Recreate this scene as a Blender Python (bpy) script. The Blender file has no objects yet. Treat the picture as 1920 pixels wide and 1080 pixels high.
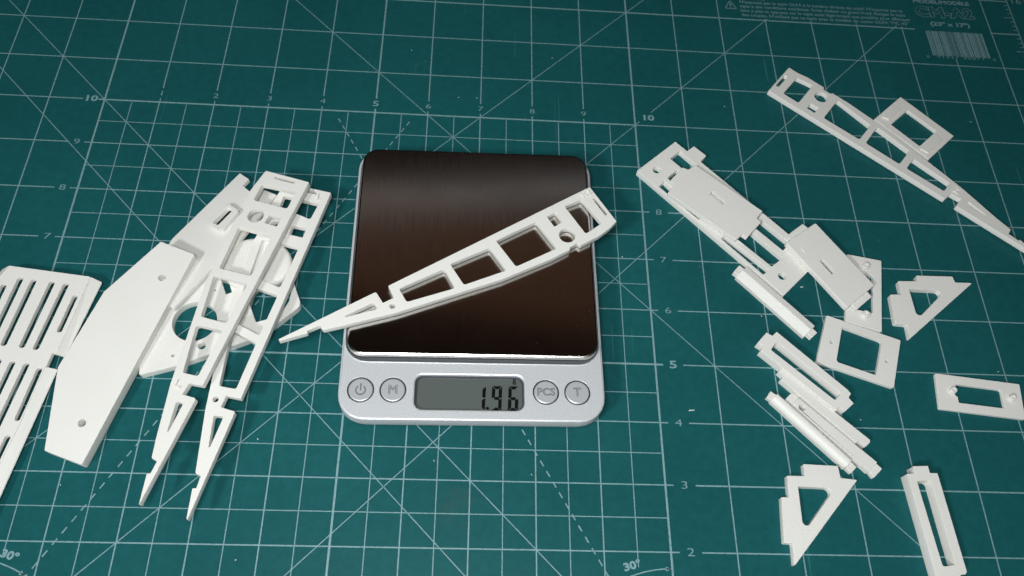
import bpy, bmesh, math, random
from mathutils import Vector, Matrix
from mathutils.geometry import tessellate_polygon
random.seed(4)
MM = 0.001            # everything below is written in millimetres
INCH = 25.4
scene = bpy.context.scene

# ------------------------------------------------------------------ camera
cam_data = bpy.data.cameras.new('camera')
cam = bpy.data.objects.new('camera', cam_data)
scene.collection.objects.link(cam)
CAM = [[0.9975896, -0.0361424, -0.0592348, 0.1725052], [0.0041015, 0.8828648, -0.4696094, -0.0069027], [0.0692691, 0.4682345, 0.8808849, 0.3146137], [0.0, 0.0, 0.0, 1.0]]
cam.matrix_world = Matrix(CAM)
cam_data.sensor_width = 36.0
cam_data.lens = 28.9211
cam_data.clip_start = 0.01
cam_data.clip_end = 20.0
cam_data.dof.use_dof = True
cam_data.dof.focus_distance = 0.345
cam_data.dof.aperture_fstop = 18.0
scene.camera = cam

# ------------------------------------------------------------------ light: a dim room, one lamp near the photographer, added panels for steel reflections
world = bpy.data.worlds.new('World')
scene.world = world
world.use_nodes = True
bg = world.node_tree.nodes['Background']
bg.inputs['Color'].default_value = (1.0, 0.60, 0.42, 1)
bg.inputs['Strength'].default_value = 0.006
def area(name, loc, target, sx, sy, power, color, spread=180):
    d = bpy.data.lights.new(name, 'AREA'); d.shape = 'RECTANGLE'; d.size = sx; d.size_y = sy
    d.energy = power; d.color = color; d.spread = math.radians(spread)
    o = bpy.data.objects.new(name, d); scene.collection.objects.link(o)
    o.location = loc
    o.rotation_euler = (Vector(target) - Vector(loc)).to_track_quat('-Z', 'Y').to_euler()
    return o
area('desk_lamp', (0.145, -0.03, 0.40), (0.18, 0.08, 0.0), 0.13, 0.10, 1.50, (0.955, 0.99, 1.0))
area('room_light', (-0.55, -0.62, 0.95), (0.17, 0.12, 0.0), 0.17, 0.16, 8.6, (0.96, 0.99, 1.0))
area('reflection_band_light', (0.06, 1.205, 1.50), (0.17, 0.196, 0.016), 1.5, 0.045, 0.042, (0.95, 0.98, 1.0))  # added unseen panel, gives the steel its grey reflected band
area('warm_reflection_panel', (0.27, 1.03, 1.50), (0.18, 0.17, 0.016), 1.3, 0.28, 0.045, (1.0, 0.50, 0.30))  # added unseen panel, puts a brown reflection into the platform
scene.view_settings.view_transform = 'Standard'
scene.view_settings.look = 'None'
scene.view_settings.exposure = 0.1
scene.view_settings.gamma = 1.0
scene.view_settings.use_curve_mapping = False
scene.render.engine = 'CYCLES'
scene.cycles.sample_clamp_indirect = 2.0
scene.cycles.caustics_reflective = False
scene.cycles.caustics_refractive = False

# ------------------------------------------------------------------ materials
def new_mat(name):
    m = bpy.data.materials.new(name); m.use_nodes = True
    nt = m.node_tree; b = nt.nodes['Principled BSDF']
    return m, nt, b
def node(nt, t, **kw):
    n = nt.nodes.new(t)
    for k, v in kw.items():
        if k in n.inputs.keys(): n.inputs[k].default_value = v
        else: setattr(n, k, v)
    return n
def coords(nt, scale=(1, 1, 1), rot=(0, 0, 0)):
    tc = nt.nodes.new('ShaderNodeTexCoord'); mp = nt.nodes.new('ShaderNodeMapping')
    mp.inputs['Scale'].default_value = scale; mp.inputs['Rotation'].default_value = rot
    nt.links.new(tc.outputs['Object'], mp.inputs['Vector']); return mp.outputs['Vector']
def noise(nt, vec, scale, detail=2.0, rough=.5):
    n = node(nt, 'ShaderNodeTexNoise', Scale=scale, Detail=detail, Roughness=rough); nt.links.new(vec, n.inputs['Vector']); return n.outputs['Fac']
def ramp(nt, fac, stops):
    r = nt.nodes.new('ShaderNodeValToRGB'); nt.links.new(fac, r.inputs['Fac'])
    e = r.color_ramp.elements
    while len(e) < len(stops): e.new(.5)
    for el, (p, c) in zip(e, stops): el.position = p; el.color = (c[0], c[1], c[2], 1)
    return r.outputs['Color']
def bump(nt, b, height, dist, strength=1.0, prev=None):
    n = node(nt, 'ShaderNodeBump', Strength=strength, Distance=dist); nt.links.new(height, n.inputs['Height'])
    if prev is not None: nt.links.new(prev, n.inputs['Normal'])
    nt.links.new(n.outputs['Normal'], b.inputs['Normal']); return n.outputs['Normal']

def pla(name, base, grain, amount, lines=False):
    m, nt, b = new_mat(name)
    v = coords(nt)
    big = noise(nt, v, 60.0, 2.0)
    fine = noise(nt, v, 900.0, 3.0, .65)
    av = node(nt, 'ShaderNodeMath', operation='MULTIPLY_ADD'); nt.links.new(fine, av.inputs[0]); av.inputs[1].default_value = .5
    hb_ = node(nt, 'ShaderNodeMath', operation='MULTIPLY'); nt.links.new(big, hb_.inputs[0]); hb_.inputs[1].default_value = .5; nt.links.new(hb_.outputs[0], av.inputs[2])
    col = ramp(nt, av.outputs[0], [(.36, [base[0] * .97, base[1] * .968, base[2] * .955]), (.62, base)])
    nt.links.new(col, b.inputs['Base Color'])
    b.inputs['Roughness'].default_value = .48
    b.inputs['IOR'].default_value = 1.46
    g = noise(nt, v, grain, 3.0, .6)
    nrm = bump(nt, b, g, amount)
    if lines:
        w = node(nt, 'ShaderNodeTexWave', Scale=330.0, Distortion=.6, Detail=1.0); w.bands_direction = 'Y'
        nt.links.new(v, w.inputs['Vector'])
        bump(nt, b, w.outputs['Fac'], .000009, 1.0, nrm)
    return m
MATS = {}
MATS['pla'] = pla('white_printed_plastic', (.785, .77, .728), 1500.0, .00006)
MATS['pla_shade'] = MATS['pla']
MATS['pla_lines'] = pla('white_printed_plastic_lined', (.785, .77, .728), 1300.0, .00005, True)
MATS['pla_rough'] = pla('white_printed_plastic_grained', (.785, .77, .728), 1400.0, .00020)

def mat_rubber():
    m, nt, b = new_mat('green_cutting_mat')
    v = coords(nt)
    a = noise(nt, v, 9.0, 4.0, .6)
    c = ramp(nt, a, [(.3, (.0088, .083, .088)), (.7, (.0116, .104, .110))])
    f = noise(nt, v, 2200.0, 2.0, .6)
    mix = node(nt, 'ShaderNodeMixRGB', blend_type='MULTIPLY'); mix.inputs['Fac'].default_value = .35
    fr = ramp(nt, f, [(.35, (.80, .80, .80)), (.65, (1, 1, 1))])
    nt.links.new(c, mix.inputs['Color1']); nt.links.new(fr, mix.inputs['Color2'])
    mot = noise(nt, v, 260.0, 4.0, .7)
    mm2 = node(nt, 'ShaderNodeMixRGB', blend_type='MULTIPLY'); mm2.inputs['Fac'].default_value = 1.0
    nt.links.new(mix.outputs['Color'], mm2.inputs['Color1']); nt.links.new(ramp(nt, mot, [(.32, (.86, .88, .88)), (.68, (1.06, 1.05, 1.05))]), mm2.inputs['Color2']); mix = mm2
    # cutting scars: long thin pale scratches in a few directions
    last = mix.outputs['Color']
    for i, (ang, sx, lo) in enumerate(((.55, 1100, .735), (-.75, 1000, .745), (1.35, 1300, .75), (2.3, 1500, .74))):
        sv = coords(nt, (sx * .5, 7.0, 1.0), (0, 0, ang))
        s = noise(nt, sv, 1.0, 1.0)
        patch = noise(nt, coords(nt, (11, 11, 11), (0, 0, i)), 1.0, 2.0)
        mul = node(nt, 'ShaderNodeMath', operation='MULTIPLY'); nt.links.new(s, mul.inputs[0])
        pr_ = ramp(nt, patch, [(.50, (0, 0, 0)), (.68, (1, 1, 1))]); nt.links.new(pr_, mul.inputs[1])
        msk = ramp(nt, mul.outputs[0], [(lo - .09, (0, 0, 0)), (lo + .0, (.28, .28, .28))])
        mx = node(nt, 'ShaderNodeMixRGB'); nt.links.new(msk, mx.inputs['Fac']); nt.links.new(last, mx.inputs['Color1'])
        mx.inputs['Color2'].default_value = (.07, .24, .24, 1); last = mx.outputs['Color']
    # a faint brown glue stain near the front of the scale
    geo = nt.nodes.new('ShaderNodeTexCoord')
    d = node(nt, 'ShaderNodeVectorMath', operation='DISTANCE'); nt.links.new(geo.outputs['Object'], d.inputs[0]); d.inputs[1].default_value = (.172, .066, 0)
    dn = node(nt, 'ShaderNodeMath', operation='ADD'); nt.links.new(d.outputs['Value'], dn.inputs[0])
    nn = noise(nt, v, 120.0, 4.0, .7)
    sc = node(nt, 'ShaderNodeMath', operation='MULTIPLY'); nt.links.new(nn, sc.inputs[0]); sc.inputs[1].default_value = .045; nt.links.new(sc.outputs[0], dn.inputs[1])
    sm = ramp(nt, dn.outputs[0], [(.018, (.30, .30, .30)), (.032, (0, 0, 0))])
    mx = node(nt, 'ShaderNodeMixRGB'); nt.links.new(sm, mx.inputs['Fac']); nt.links.new(last, mx.inputs['Color1']); mx.inputs['Color2'].default_value = (.06, .085, .075, 1)
    nt.links.new(mx.outputs['Color'], b.inputs['Base Color'])
    rr = ramp(nt, a, [(.3, (.40, .40, .40)), (.7, (.46, .46, .46))]); nt.links.new(rr, b.inputs['Roughness'])
    b.inputs['Specular IOR Level'].default_value = .07
    pb = noise(nt, v, 1300.0, 2.0, .55)
    bump(nt, b, pb, .00007)
    return m
MATS['mat'] = mat_rubber()
def ink(name, base, fade):
    m, nt, b = new_mat(name)
    v = coords(nt)
    f = noise(nt, v, 700.0, 3.0, .7)
    c = ramp(nt, f, [(.28, [x * fade + y * (1 - fade) for x, y in zip((.02, .10, .10), base)]), (.52, base)])
    nt.links.new(c, b.inputs['Base Color']); b.inputs['Roughness'].default_value = .55
    return m
MATS['ink'] = ink('pale_mat_print', (.19, .325, .345), .45)
MATS['ink_dim'] = ink('small_mat_print', (.17, .29, .31), .45)
def simple(name, col, rough, metal=0.0, **kw):
    m, nt, b = new_mat(name)
    b.inputs['Base Color'].default_value = (*col, 1); b.inputs['Roughness'].default_value = rough; b.inputs['Metallic'].default_value = metal
    for k, v in kw.items(): b.inputs[k].default_value = v
    return m, nt, b
def silver():
    m, nt, b = simple('silver_painted_plastic', (.62, .64, .67), .36, .22)
    v = coords(nt)
    f = noise(nt, v, 2600.0, 2.0, .7)
    c = ramp(nt, f, [(.30, (.48, .49, .505)), (.68, (.72, .735, .755))]); nt.links.new(c, b.inputs['Base Color'])
    bump(nt, b, f, .00006)
    return m
MATS['silver'] = silver()
MATS['silver_dark'] = simple('button_grey', (.50, .515, .535), .38, .3)[0]
MATS['groove'] = simple('icon_groove', (.16, .165, .18), .5, .2)[0]
MATS['tray'] = simple('tray_grey', (.13, .14, .15), .45, .2)[0]
MATS['dark_trim'] = simple('dark_display_trim', (.045, .05, .06), .35)[0]
def steel():
    m, nt, b = simple('brushed_steel', (.60, .575, .55), .2, 1.0)
    v = coords(nt, (5200.0, 60.0, 60.0))
    f = noise(nt, v, 1.0, 3.0, .65)
    c = ramp(nt, f, [(.3, (.58, .555, .52)), (.7, (.82, .79, .75))]); nt.links.new(c, b.inputs['Base Color'])
    r = ramp(nt, f, [(.3, (.15, .15, .15)), (.7, (.20, .20, .20))]); nt.links.new(r, b.inputs['Roughness'])
    b.inputs['Anisotropic'].default_value = .78
    tn = nt.nodes.new('ShaderNodeTangent'); tn.direction_type = 'UV_MAP'; nt.links.new(tn.outputs[0], b.inputs['Tangent'])
    bump(nt, b, f, .000008)
    sm = noise(nt, coords(nt, (28, 28, 28)), 1.0, 4.0, .65)
    rm = node(nt, 'ShaderNodeMath', operation='MULTIPLY_ADD'); nt.links.new(sm, rm.inputs[0]); rm.inputs[1].default_value = .10; rm.inputs[2].default_value = -.05
    ra = node(nt, 'ShaderNodeMath', operation='ADD'); nt.links.new(r, ra.inputs[0]); nt.links.new(rm.outputs[0], ra.inputs[1]); nt.links.new(ra.outputs[0], b.inputs['Roughness'])
    return m
MATS['steel'] = steel()
MATS['steel_edge'] = simple('polished_steel_edge', (.70, .68, .65), .16, 1.0)[0]
MATS['lcd'] = simple('lcd_grey', (.098, .115, .105), .16, 0)[0]
MATS['lcd_ink'] = simple('lcd_segment_black', (.003, .003, .004), .6, 0.0, **{'Specular IOR Level': .1})[0]
MATS['rubber'] = simple('black_rubber', (.02, .02, .02), .7)[0]
def wood():
    m, nt, b = new_mat('brown_desk')
    v = coords(nt, (8, 90, 8)); f = noise(nt, v, 1.0, 4.0, .6)
    nt.links.new(ramp(nt, f, [(.3, (.10, .06, .045)), (.7, (.19, .12, .09))]), b.inputs['Base Color']); b.inputs['Roughness'].default_value = .5
    return m
MATS['wood'] = wood()
MATS['crumb'] = simple('white_crumb', (.75, .76, .74), .6)[0]

# ------------------------------------------------------------------ mesh helpers (millimetres in, metres out)
def link(name, me, mat, parent=None, matrix=None):
    o = bpy.data.objects.new(name, me)
    scene.collection.objects.link(o)
    if me is not None and mat is not None: me.materials.append(MATS[mat])
    m = matrix if matrix is not None else Matrix.Identity(4)
    if parent is not None:
        o.parent = parent
        m = parent.matrix_world.inverted() @ m
    o.matrix_basis = m
    bpy.context.view_layer.update()
    return o
def fillet(pts):
    out = []; n = len(pts)
    for i in range(n):
        p = Vector(pts[i][:2]); r = pts[i][2]
        a = Vector(pts[i - 1][:2]); c = Vector(pts[(i + 1) % n][:2])
        u = a - p; w = c - p; lu, lw = u.length, w.length
        if r < .02 or lu < .05 or lw < .05: out.append(p); continue
        u /= lu; w /= lw
        ang = math.acos(max(-1, min(1, u.dot(w))))
        if ang > math.pi - .03 or ang < .05: out.append(p); continue
        t = min(r / math.tan(ang / 2), .46 * lu, .46 * lw); r = t * math.tan(ang / 2)
        bis = (u + w).normalized(); cen = p + bis * (r / math.sin(ang / 2))
        s = p + u * t; e = p + w * t
        a0 = math.atan2(s.y - cen.y, s.x - cen.x); a1 = math.atan2(e.y - cen.y, e.x - cen.x)
        d = (a1 - a0 + math.pi) % (2 * math.pi) - math.pi
        k = max(2, min(8, int(abs(d) / .3) + 1))
        for j in range(k + 1):
            q = a0 + d * j / k; out.append(Vector((cen.x + r * math.cos(q), cen.y + r * math.sin(q))))
    return out
def loop_of(h):
    if h[0] == 'c':
        n = 40 if h[3] > 2 else 20
        return [Vector((h[1] + h[3] * math.cos(2 * math.pi * i / n), h[2] + h[3] * math.sin(2 * math.pi * i / n))) for i in range(n)]
    return fillet(h)
def sgn(l): return sum(l[i - 1].x * l[i].y - l[i].x * l[i - 1].y for i in range(len(l)))
def inset(l, d):
    out = []; n = len(l)
    for i in range(n):
        a = l[i] - l[i - 1]; b = l[(i + 1) % n] - l[i]
        if a.length < 1e-6: a = b
        if b.length < 1e-6: b = a
        a = a.normalized(); b = b.normalized()
        na = Vector((-a.y, a.x)); nb = Vector((-b.y, b.x)); m = na + nb
        if m.length < .2: m = na
        m.normalize(); k = max(.5, m.dot(na))
        out.append(l[i] + m * (d / k))
    return out
def plate_mesh(name, outline, holes, th, bev, zt=0.0, draft=0.0, bev_bottom=0.0, hb=None):
    loops = []
    for i, l in enumerate([outline] + list(holes)):
        s = sgn(l)
        if (s < 0) == (i == 0): l = l[::-1]
        loops.append(l)
    verts = []; faces = []; caps = 0
    prof = [(bev, 0.0), (bev * .3, -bev * .3), (0.0, -bev), (draft, -th + bev_bottom)]
    if bev_bottom: prof.append((draft + bev_bottom, -th))
    ids = []
    for k, l in enumerate(loops):
        rows = []
        hk = hb if not isinstance(hb, list) else hb[max(0, k - 1)]
        pk = prof if (k == 0 or hk is None) else [(hk, 0.0), (hk * .3, -hk * .3), (0.0, -hk)] + prof[3:]
        for d, z in pk:
            q = inset(l, d) if d else l
            rows.append(range(len(verts), len(verts) + len(q)))
            verts += [(p.x * MM, p.y * MM, (zt + z) * MM) for p in q]
        ids.append(rows)
        n = len(l)
        for a, b in zip(rows[:-1], rows[1:]):
            for i in range(n): faces.append((a[i], b[i], b[(i + 1) % n], a[(i + 1) % n]))
    nside = len(faces)
    for row, up in ((0, True), (len(prof) - 1, False)):
        polys = [[Vector((verts[i][0], verts[i][1], 0)) for i in r[row]] for r in ids]
        flat = [i for r in ids for i in r[row]]
        for t in tessellate_polygon(polys):
            t = [flat[i] for i in t]
            a, b, c = (Vector(verts[i]) for i in t)
            nz = (b - a).cross(c - a).z
            if (nz < 0) == up: t.reverse()
            faces.append(t)
    me = bpy.data.meshes.new(name); me.from_pydata(verts, [], faces); me.update()
    me.set_sharp_from_angle(angle=math.radians(34))
    me.polygons.foreach_set('use_smooth', [i < nside for i in range(len(me.polygons))])
    return me
def mesh_from(name, verts, faces, smooth=None):
    me = bpy.data.meshes.new(name); me.from_pydata([tuple(c * MM for c in v) for v in verts], [], faces); me.update()
    bm = bmesh.new(); bm.from_mesh(me); bmesh.ops.recalc_face_normals(bm, faces=bm.faces); bm.to_mesh(me); bm.free()
    if smooth is not None:
        me.polygons.foreach_set('use_smooth', [True] * len(me.polygons)); me.set_sharp_from_angle(angle=math.radians(smooth))
    return me
def bevel_mesh(me, w, seg=2, ang=30):
    bm = bmesh.new(); bm.from_mesh(me)
    es = [e for e in bm.edges if len(e.link_faces) == 2 and e.calc_face_angle(0) > math.radians(ang)]
    bmesh.ops.bevel(bm, geom=es, offset=w * MM, segments=seg, affect='EDGES', clamp_overlap=True); bm.to_mesh(me); bm.free()
    return me
def frame(o, m): return Matrix(((m[0][0], m[0][1], m[0][2], o[0] * MM), (m[1][0], m[1][1], m[1][2], o[1] * MM), (m[2][0], m[2][1], m[2][2], o[2] * MM), (0, 0, 0, 1)))
FONT = None
def text_mesh(name, body, size, extrude=0.0, offset=0.0, outline=0.0, xs=1.0, spacing=1.0, align='CENTER'):
    c = bpy.data.curves.new(name, 'FONT'); c.body = body; c.size = size * MM; c.extrude = extrude * MM; c.offset = offset * MM
    c.align_x = align; c.align_y = 'CENTER'; c.space_character = spacing; c.resolution_u = 3
    if outline: c.fill_mode = 'NONE'; c.bevel_depth = outline * MM; c.bevel_resolution = 0
    o = bpy.data.objects.new('tmp', c); scene.collection.objects.link(o)
    bpy.context.view_layer.update()
    me = bpy.data.meshes.new_from_object(o.evaluated_get(bpy.context.evaluated_depsgraph_get()))
    bpy.data.objects.remove(o); bpy.data.curves.remove(c)
    for v in me.vertices:
        v.co.x *= xs
        if outline: v.co.z *= .02
    me.materials.clear(); me.name = name
    return me
def tag(o, label, cat=None, group=None, kind=None):
    if label: o['label'] = label
    if cat: o['category'] = cat
    if group: o['group'] = group
    if kind: o['kind'] = kind

# ------------------------------------------------------------------ desk and cutting mat
desk = link('desk', plate_mesh('desk', [Vector(p) for p in ((-420, -330), (760, -330), (760, 760), (-420, 760))], [], 20, 1.0, -2.2), 'wood')
tag(desk, 'brown desk surface beyond the mat', kind='structure')
X0, X1, Y0, Y1 = -4.4 * INCH, 19.03 * INCH, -3.2 * INCH, 15.2 * INCH
cutting_mat = link('cutting_mat', plate_mesh('cutting_mat', fillet([(X0, Y0, 6), (X1, Y0, 6), (X1, Y1, 6), (X0, Y1, 6)]), [], 2.0, .3), 'mat')
tag(cutting_mat, 'dark green cutting mat with pale grid lines under everything', 'cutting mat')
class Print:
    def __init__(s): s.v = []; s.f = []
    def quad(s, q):
        i = len(s.v); s.v += [(x, y, 0.0) for x, y in q]; s.f.append((i, i + 1, i + 2, i + 3))
    def line(s, x0, y0, x1, y1, w):      # inches, width in mm
        a = Vector((x0, y0)) * INCH; b = Vector((x1, y1)) * INCH; d = (b - a).normalized(); n = Vector((-d.y, d.x)) * (w / 2)
        s.quad([a - n, b - n, b + n, a + n])
    def build(s, name, z, mat='ink'):
        me = bpy.data.meshes.new(name); me.from_pydata([(x * MM, y * MM, z * MM) for x, y, _ in s.v], [], s.f); me.update()
        return link(name, me, mat, cutting_mat)
HALF, ONE, FIVE, DIA = .36, .49, .80, .36
g = Print()
for i in range(0, 20):                  # half-inch lines of the ten-inch square
    if i % 2: g.line(i / 2, 1.78 if i in (1, 19) else -.3, i / 2, 9.97, HALF)
g.build('half_inch_lines', .020)
g = Print()
for i in range(0, 20):
    if i % 2: g.line(.02, i / 2, 9.98, i / 2, HALF)
g.build('half_inch_lines', .024)
g = Print()                             # one-inch verticals
for x in range(-4, 19):
    w = FIVE if x in (0, 5, 10) else (ONE if 0 < x < 10 else .52)
    top = {13: 13.04, 14: 13.06, 15: 13.07, 16: 13.05, 17: 12.19}.get(x, 15.0)
    if 1 <= x <= 9:
        g.line(x, -3, x, 10.09, w); g.line(x, 10.34, x, top, .52 if x != 5 else .75)
    else: g.line(x, -3, x, top, w)
g.build('inch_lines', .028)
g = Print()                             # one-inch horizontals, broken at the numerals
for y in range(-2, 16):
    w = FIVE if y in (0, 5, 10) else ONE
    if y == 13:
        g.line(-4.3, 13, 16.29, 13, .75); g.line(17.976, 13, 18.63, 13, .7)
    elif y > 13:
        g.line(-4.3, y, 11.9, y, .52); g.line(18, y, 18.63, y, .6)
    elif y > 10: g.line(-4.3, y, 18.63, y, .52)
    elif y == 10:
        g.line(-4.3, 10, -.39, 10, .52); g.line(-.11, 10, 10, 10, FIVE); g.line(10, 10, 18.63, 10, .52)
    else:
        g.line(-4.3, y, -.40, y, .52); g.line(-.13, y, 10.13, y, w); g.line(10.47, y, 18.63, y, .6 if y in (3, 8) else .52)
g.build('inch_lines', .032)
g = Print()                             # diagonals
r2 = math.sqrt(2)
def d45(c, x0, x1): g.line(x0, x0 + c, x1, x1 + c, DIA)        # y = x + c
def d135(c, x0, x1): g.line(x0, c - x0, x1, c - x1, DIA)       # x + y = c
d45(0, -1.5, 10.09); d45(0, 10.33, 13.05); d45(3, -2, 11.8); d45(-2 * r2, 1, 15.9)
d135(10, -4.2, 12); d135(10 - r2, -4.2, 10.8); d135(16, 1.2, 18.4)
g.build('diagonal_lines', .036)
g = Print()                             # dashed sixty-degree lines
def dashed(x0, y0, x1, y1):
    a = Vector((x0, y0)); b = Vector((x1, y1)); L = (b - a).length; d = (b - a) / L; t = .2
    while t < L - .1:
        p = a + d * t; q = a + d * min(t + .1, L); g.line(p.x, p.y, q.x, q.y, .5); t += .187
dashed(0, 0, 9.95 / math.sqrt(3), 9.95); dashed(10, 0, 10 - 9.95 / math.sqrt(3), 9.95)
g.build('dashed_lines', .040)
for cx, a0, a1 in ((0, 60.6, 89.4), (10, 90.6, 119.4)):      # thirty-degree arcs with arrow heads
    g = Print()
    r = 1.765; n = 26
    P = lambda a, rr=r: (cx + rr * math.cos(math.radians(a)), rr * math.sin(math.radians(a)))
    for i in range(n):
        (x0, y0), (x1, y1) = P(a0 + (a1 - a0) * i / n), P(a0 + (a1 - a0) * (i + 1) / n); g.line(x0, y0, x1, y1, .42)
    for a, s in ((a0, 1), (a1, -1)):
        t = P(a); u = P(a + s * 2.6, r + .034); w = P(a + s * 2.6, r - .034)
        g.quad([Vector(q) * INCH for q in (t, u, P(a + s * 2.3), w)])
    g.build('angle_arc', .044)
g = Print()                             # ruler along the right edge
g.line(18.63, -3, 18.63, 15, .55)
for i in range(-24, 120):
    if i % 8: g.line(18.63 - (.21 if i % 4 == 0 else .095), i / 8, 18.63, i / 8, .4)
g.build('edge_ruler', .048, 'ink_dim')
def ptext(name, body, xi, yi, size, mat='ink', rot=0.0, **kw):
    me = text_mesh(name, body, size, **kw)
    return link(name, me, mat, cutting_mat, Matrix.Translation((xi * INCH * MM, yi * INCH * MM, .052 * MM)) @ Matrix.Rotation(rot, 4, 'Z'))
for i in range(1, 10): ptext('numeral', str(i), i, 10.21, 4.6 if i == 5 else 4.0, xs=1.5, offset=.06 if i == 5 else -.04)
for y in range(-1, 10):
    ptext('numeral', str(y) if y > 0 else '0', -.26, y, 4.3 if y != 5 else 4.8, xs=1.5, offset=.10 if y == 5 else -.04)
    ptext('numeral', str(y) if y > 0 else '0', 10.30, y, 4.3 if y != 5 else 4.8, xs=1.5, offset=.10 if y == 5 else -.04)
ptext('numeral', '10', -.25, 10.01, 4.6, xs=1.4, offset=.16); ptext('numeral', '10', 10.26, 10.19, 4.6, xs=1.4, offset=.16)
ptext('angle_text', '30°',    .592, 1.80, 3.9, rot=-.26, xs=1.25, offset=.15); ptext('angle_text', '30°', 9.408, 1.80, 3.9, rot=.26, xs=1.25, offset=.15)
ptext('numeral', '16', 18.83, 14.02, 5.6, 'ink_dim', xs=1.3, offset=-.04)
for i, t in enumerate(("N'exposez pas le tapis OLFA à la lumière directe du soleil. N'exposez pas le",
                       "tapis à des conditions extrêmes- forte chaleur ou grand froid. Rangez le tapis",
                       "bien à plat et appuyez sur le tapis aussi légèrement que possible pour effectuer",
                       "des coupes. N'utilisez pas ce tapis avec le modèle de cutter OLFA \"MC-45\"")):
    me = text_mesh('notice_text', t, 3.0, offset=.03, align='LEFT')
    wdt = max(v.co.x for v in me.vertices)
    k = (3.62, 3.66, 3.75, 3.68)[i] * INCH * MM / wdt
    for v in me.vertices: v.co.x *= k
    link('notice_text', me, 'ink_dim', cutting_mat, Matrix.Translation((12.50 * INCH * MM, (13.515 - i * .127) * INCH * MM, .052 * MM)))
g = Print(); g.line(12.5, 13.63, 13.08, 13.63, 1.2)
tri = [Vector((12.17, 13.30)), Vector((12.42, 13.30)), Vector((12.295, 13.53))]
for i in range(3): g.line(tri[i - 1].x, tri[i - 1].y, tri[i].x, tri[i].y, .45)
g.line(12.295, 13.37, 12.295, 13.46, .6); g.line(12.295, 13.325, 12.295, 13.345, .6)
g.build('warning_sign', .056, 'ink_dim')
ptext('model_text', 'MODEL/MODÈLE', 17.08, 13.85, 3.7, 'ink_dim', xs=1.18, offset=.12)
ptext('model_text', 'CM-A2', 17.08, 13.53, 10.3, 'ink_dim', xs=1.08, outline=.16, offset=.5)
ptext('model_text', '(23" x 17")', 17.12, 13.185, 3.9, 'ink_dim', xs=1.33, offset=.14)
g = Print(); x = 16.515; bits = random.Random(9)
while x < 17.74:
    w = bits.choice((.010, .010, .018, .027, .036)); g.quad([Vector((x, 12.26 if True else 0)) * INCH, Vector((x + w, 12.26)) * INCH, Vector((x + w, 12.97)) * INCH, Vector((x, 12.97)) * INCH]); x += w + bits.choice((.008, .008, .012, .02))
g.build('barcode', .052, 'ink_dim')
for t, xx in (('0', 16.40), ('91511', 16.83), ('30071', 17.40), ('0', 17.85)): ptext('barcode_digits', t, xx, 12.235 if len(t) > 1 else 12.22, 3.3 if len(t) > 1 else 2.6, 'ink_dim', xs=1.25, spacing=1.25)

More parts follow.
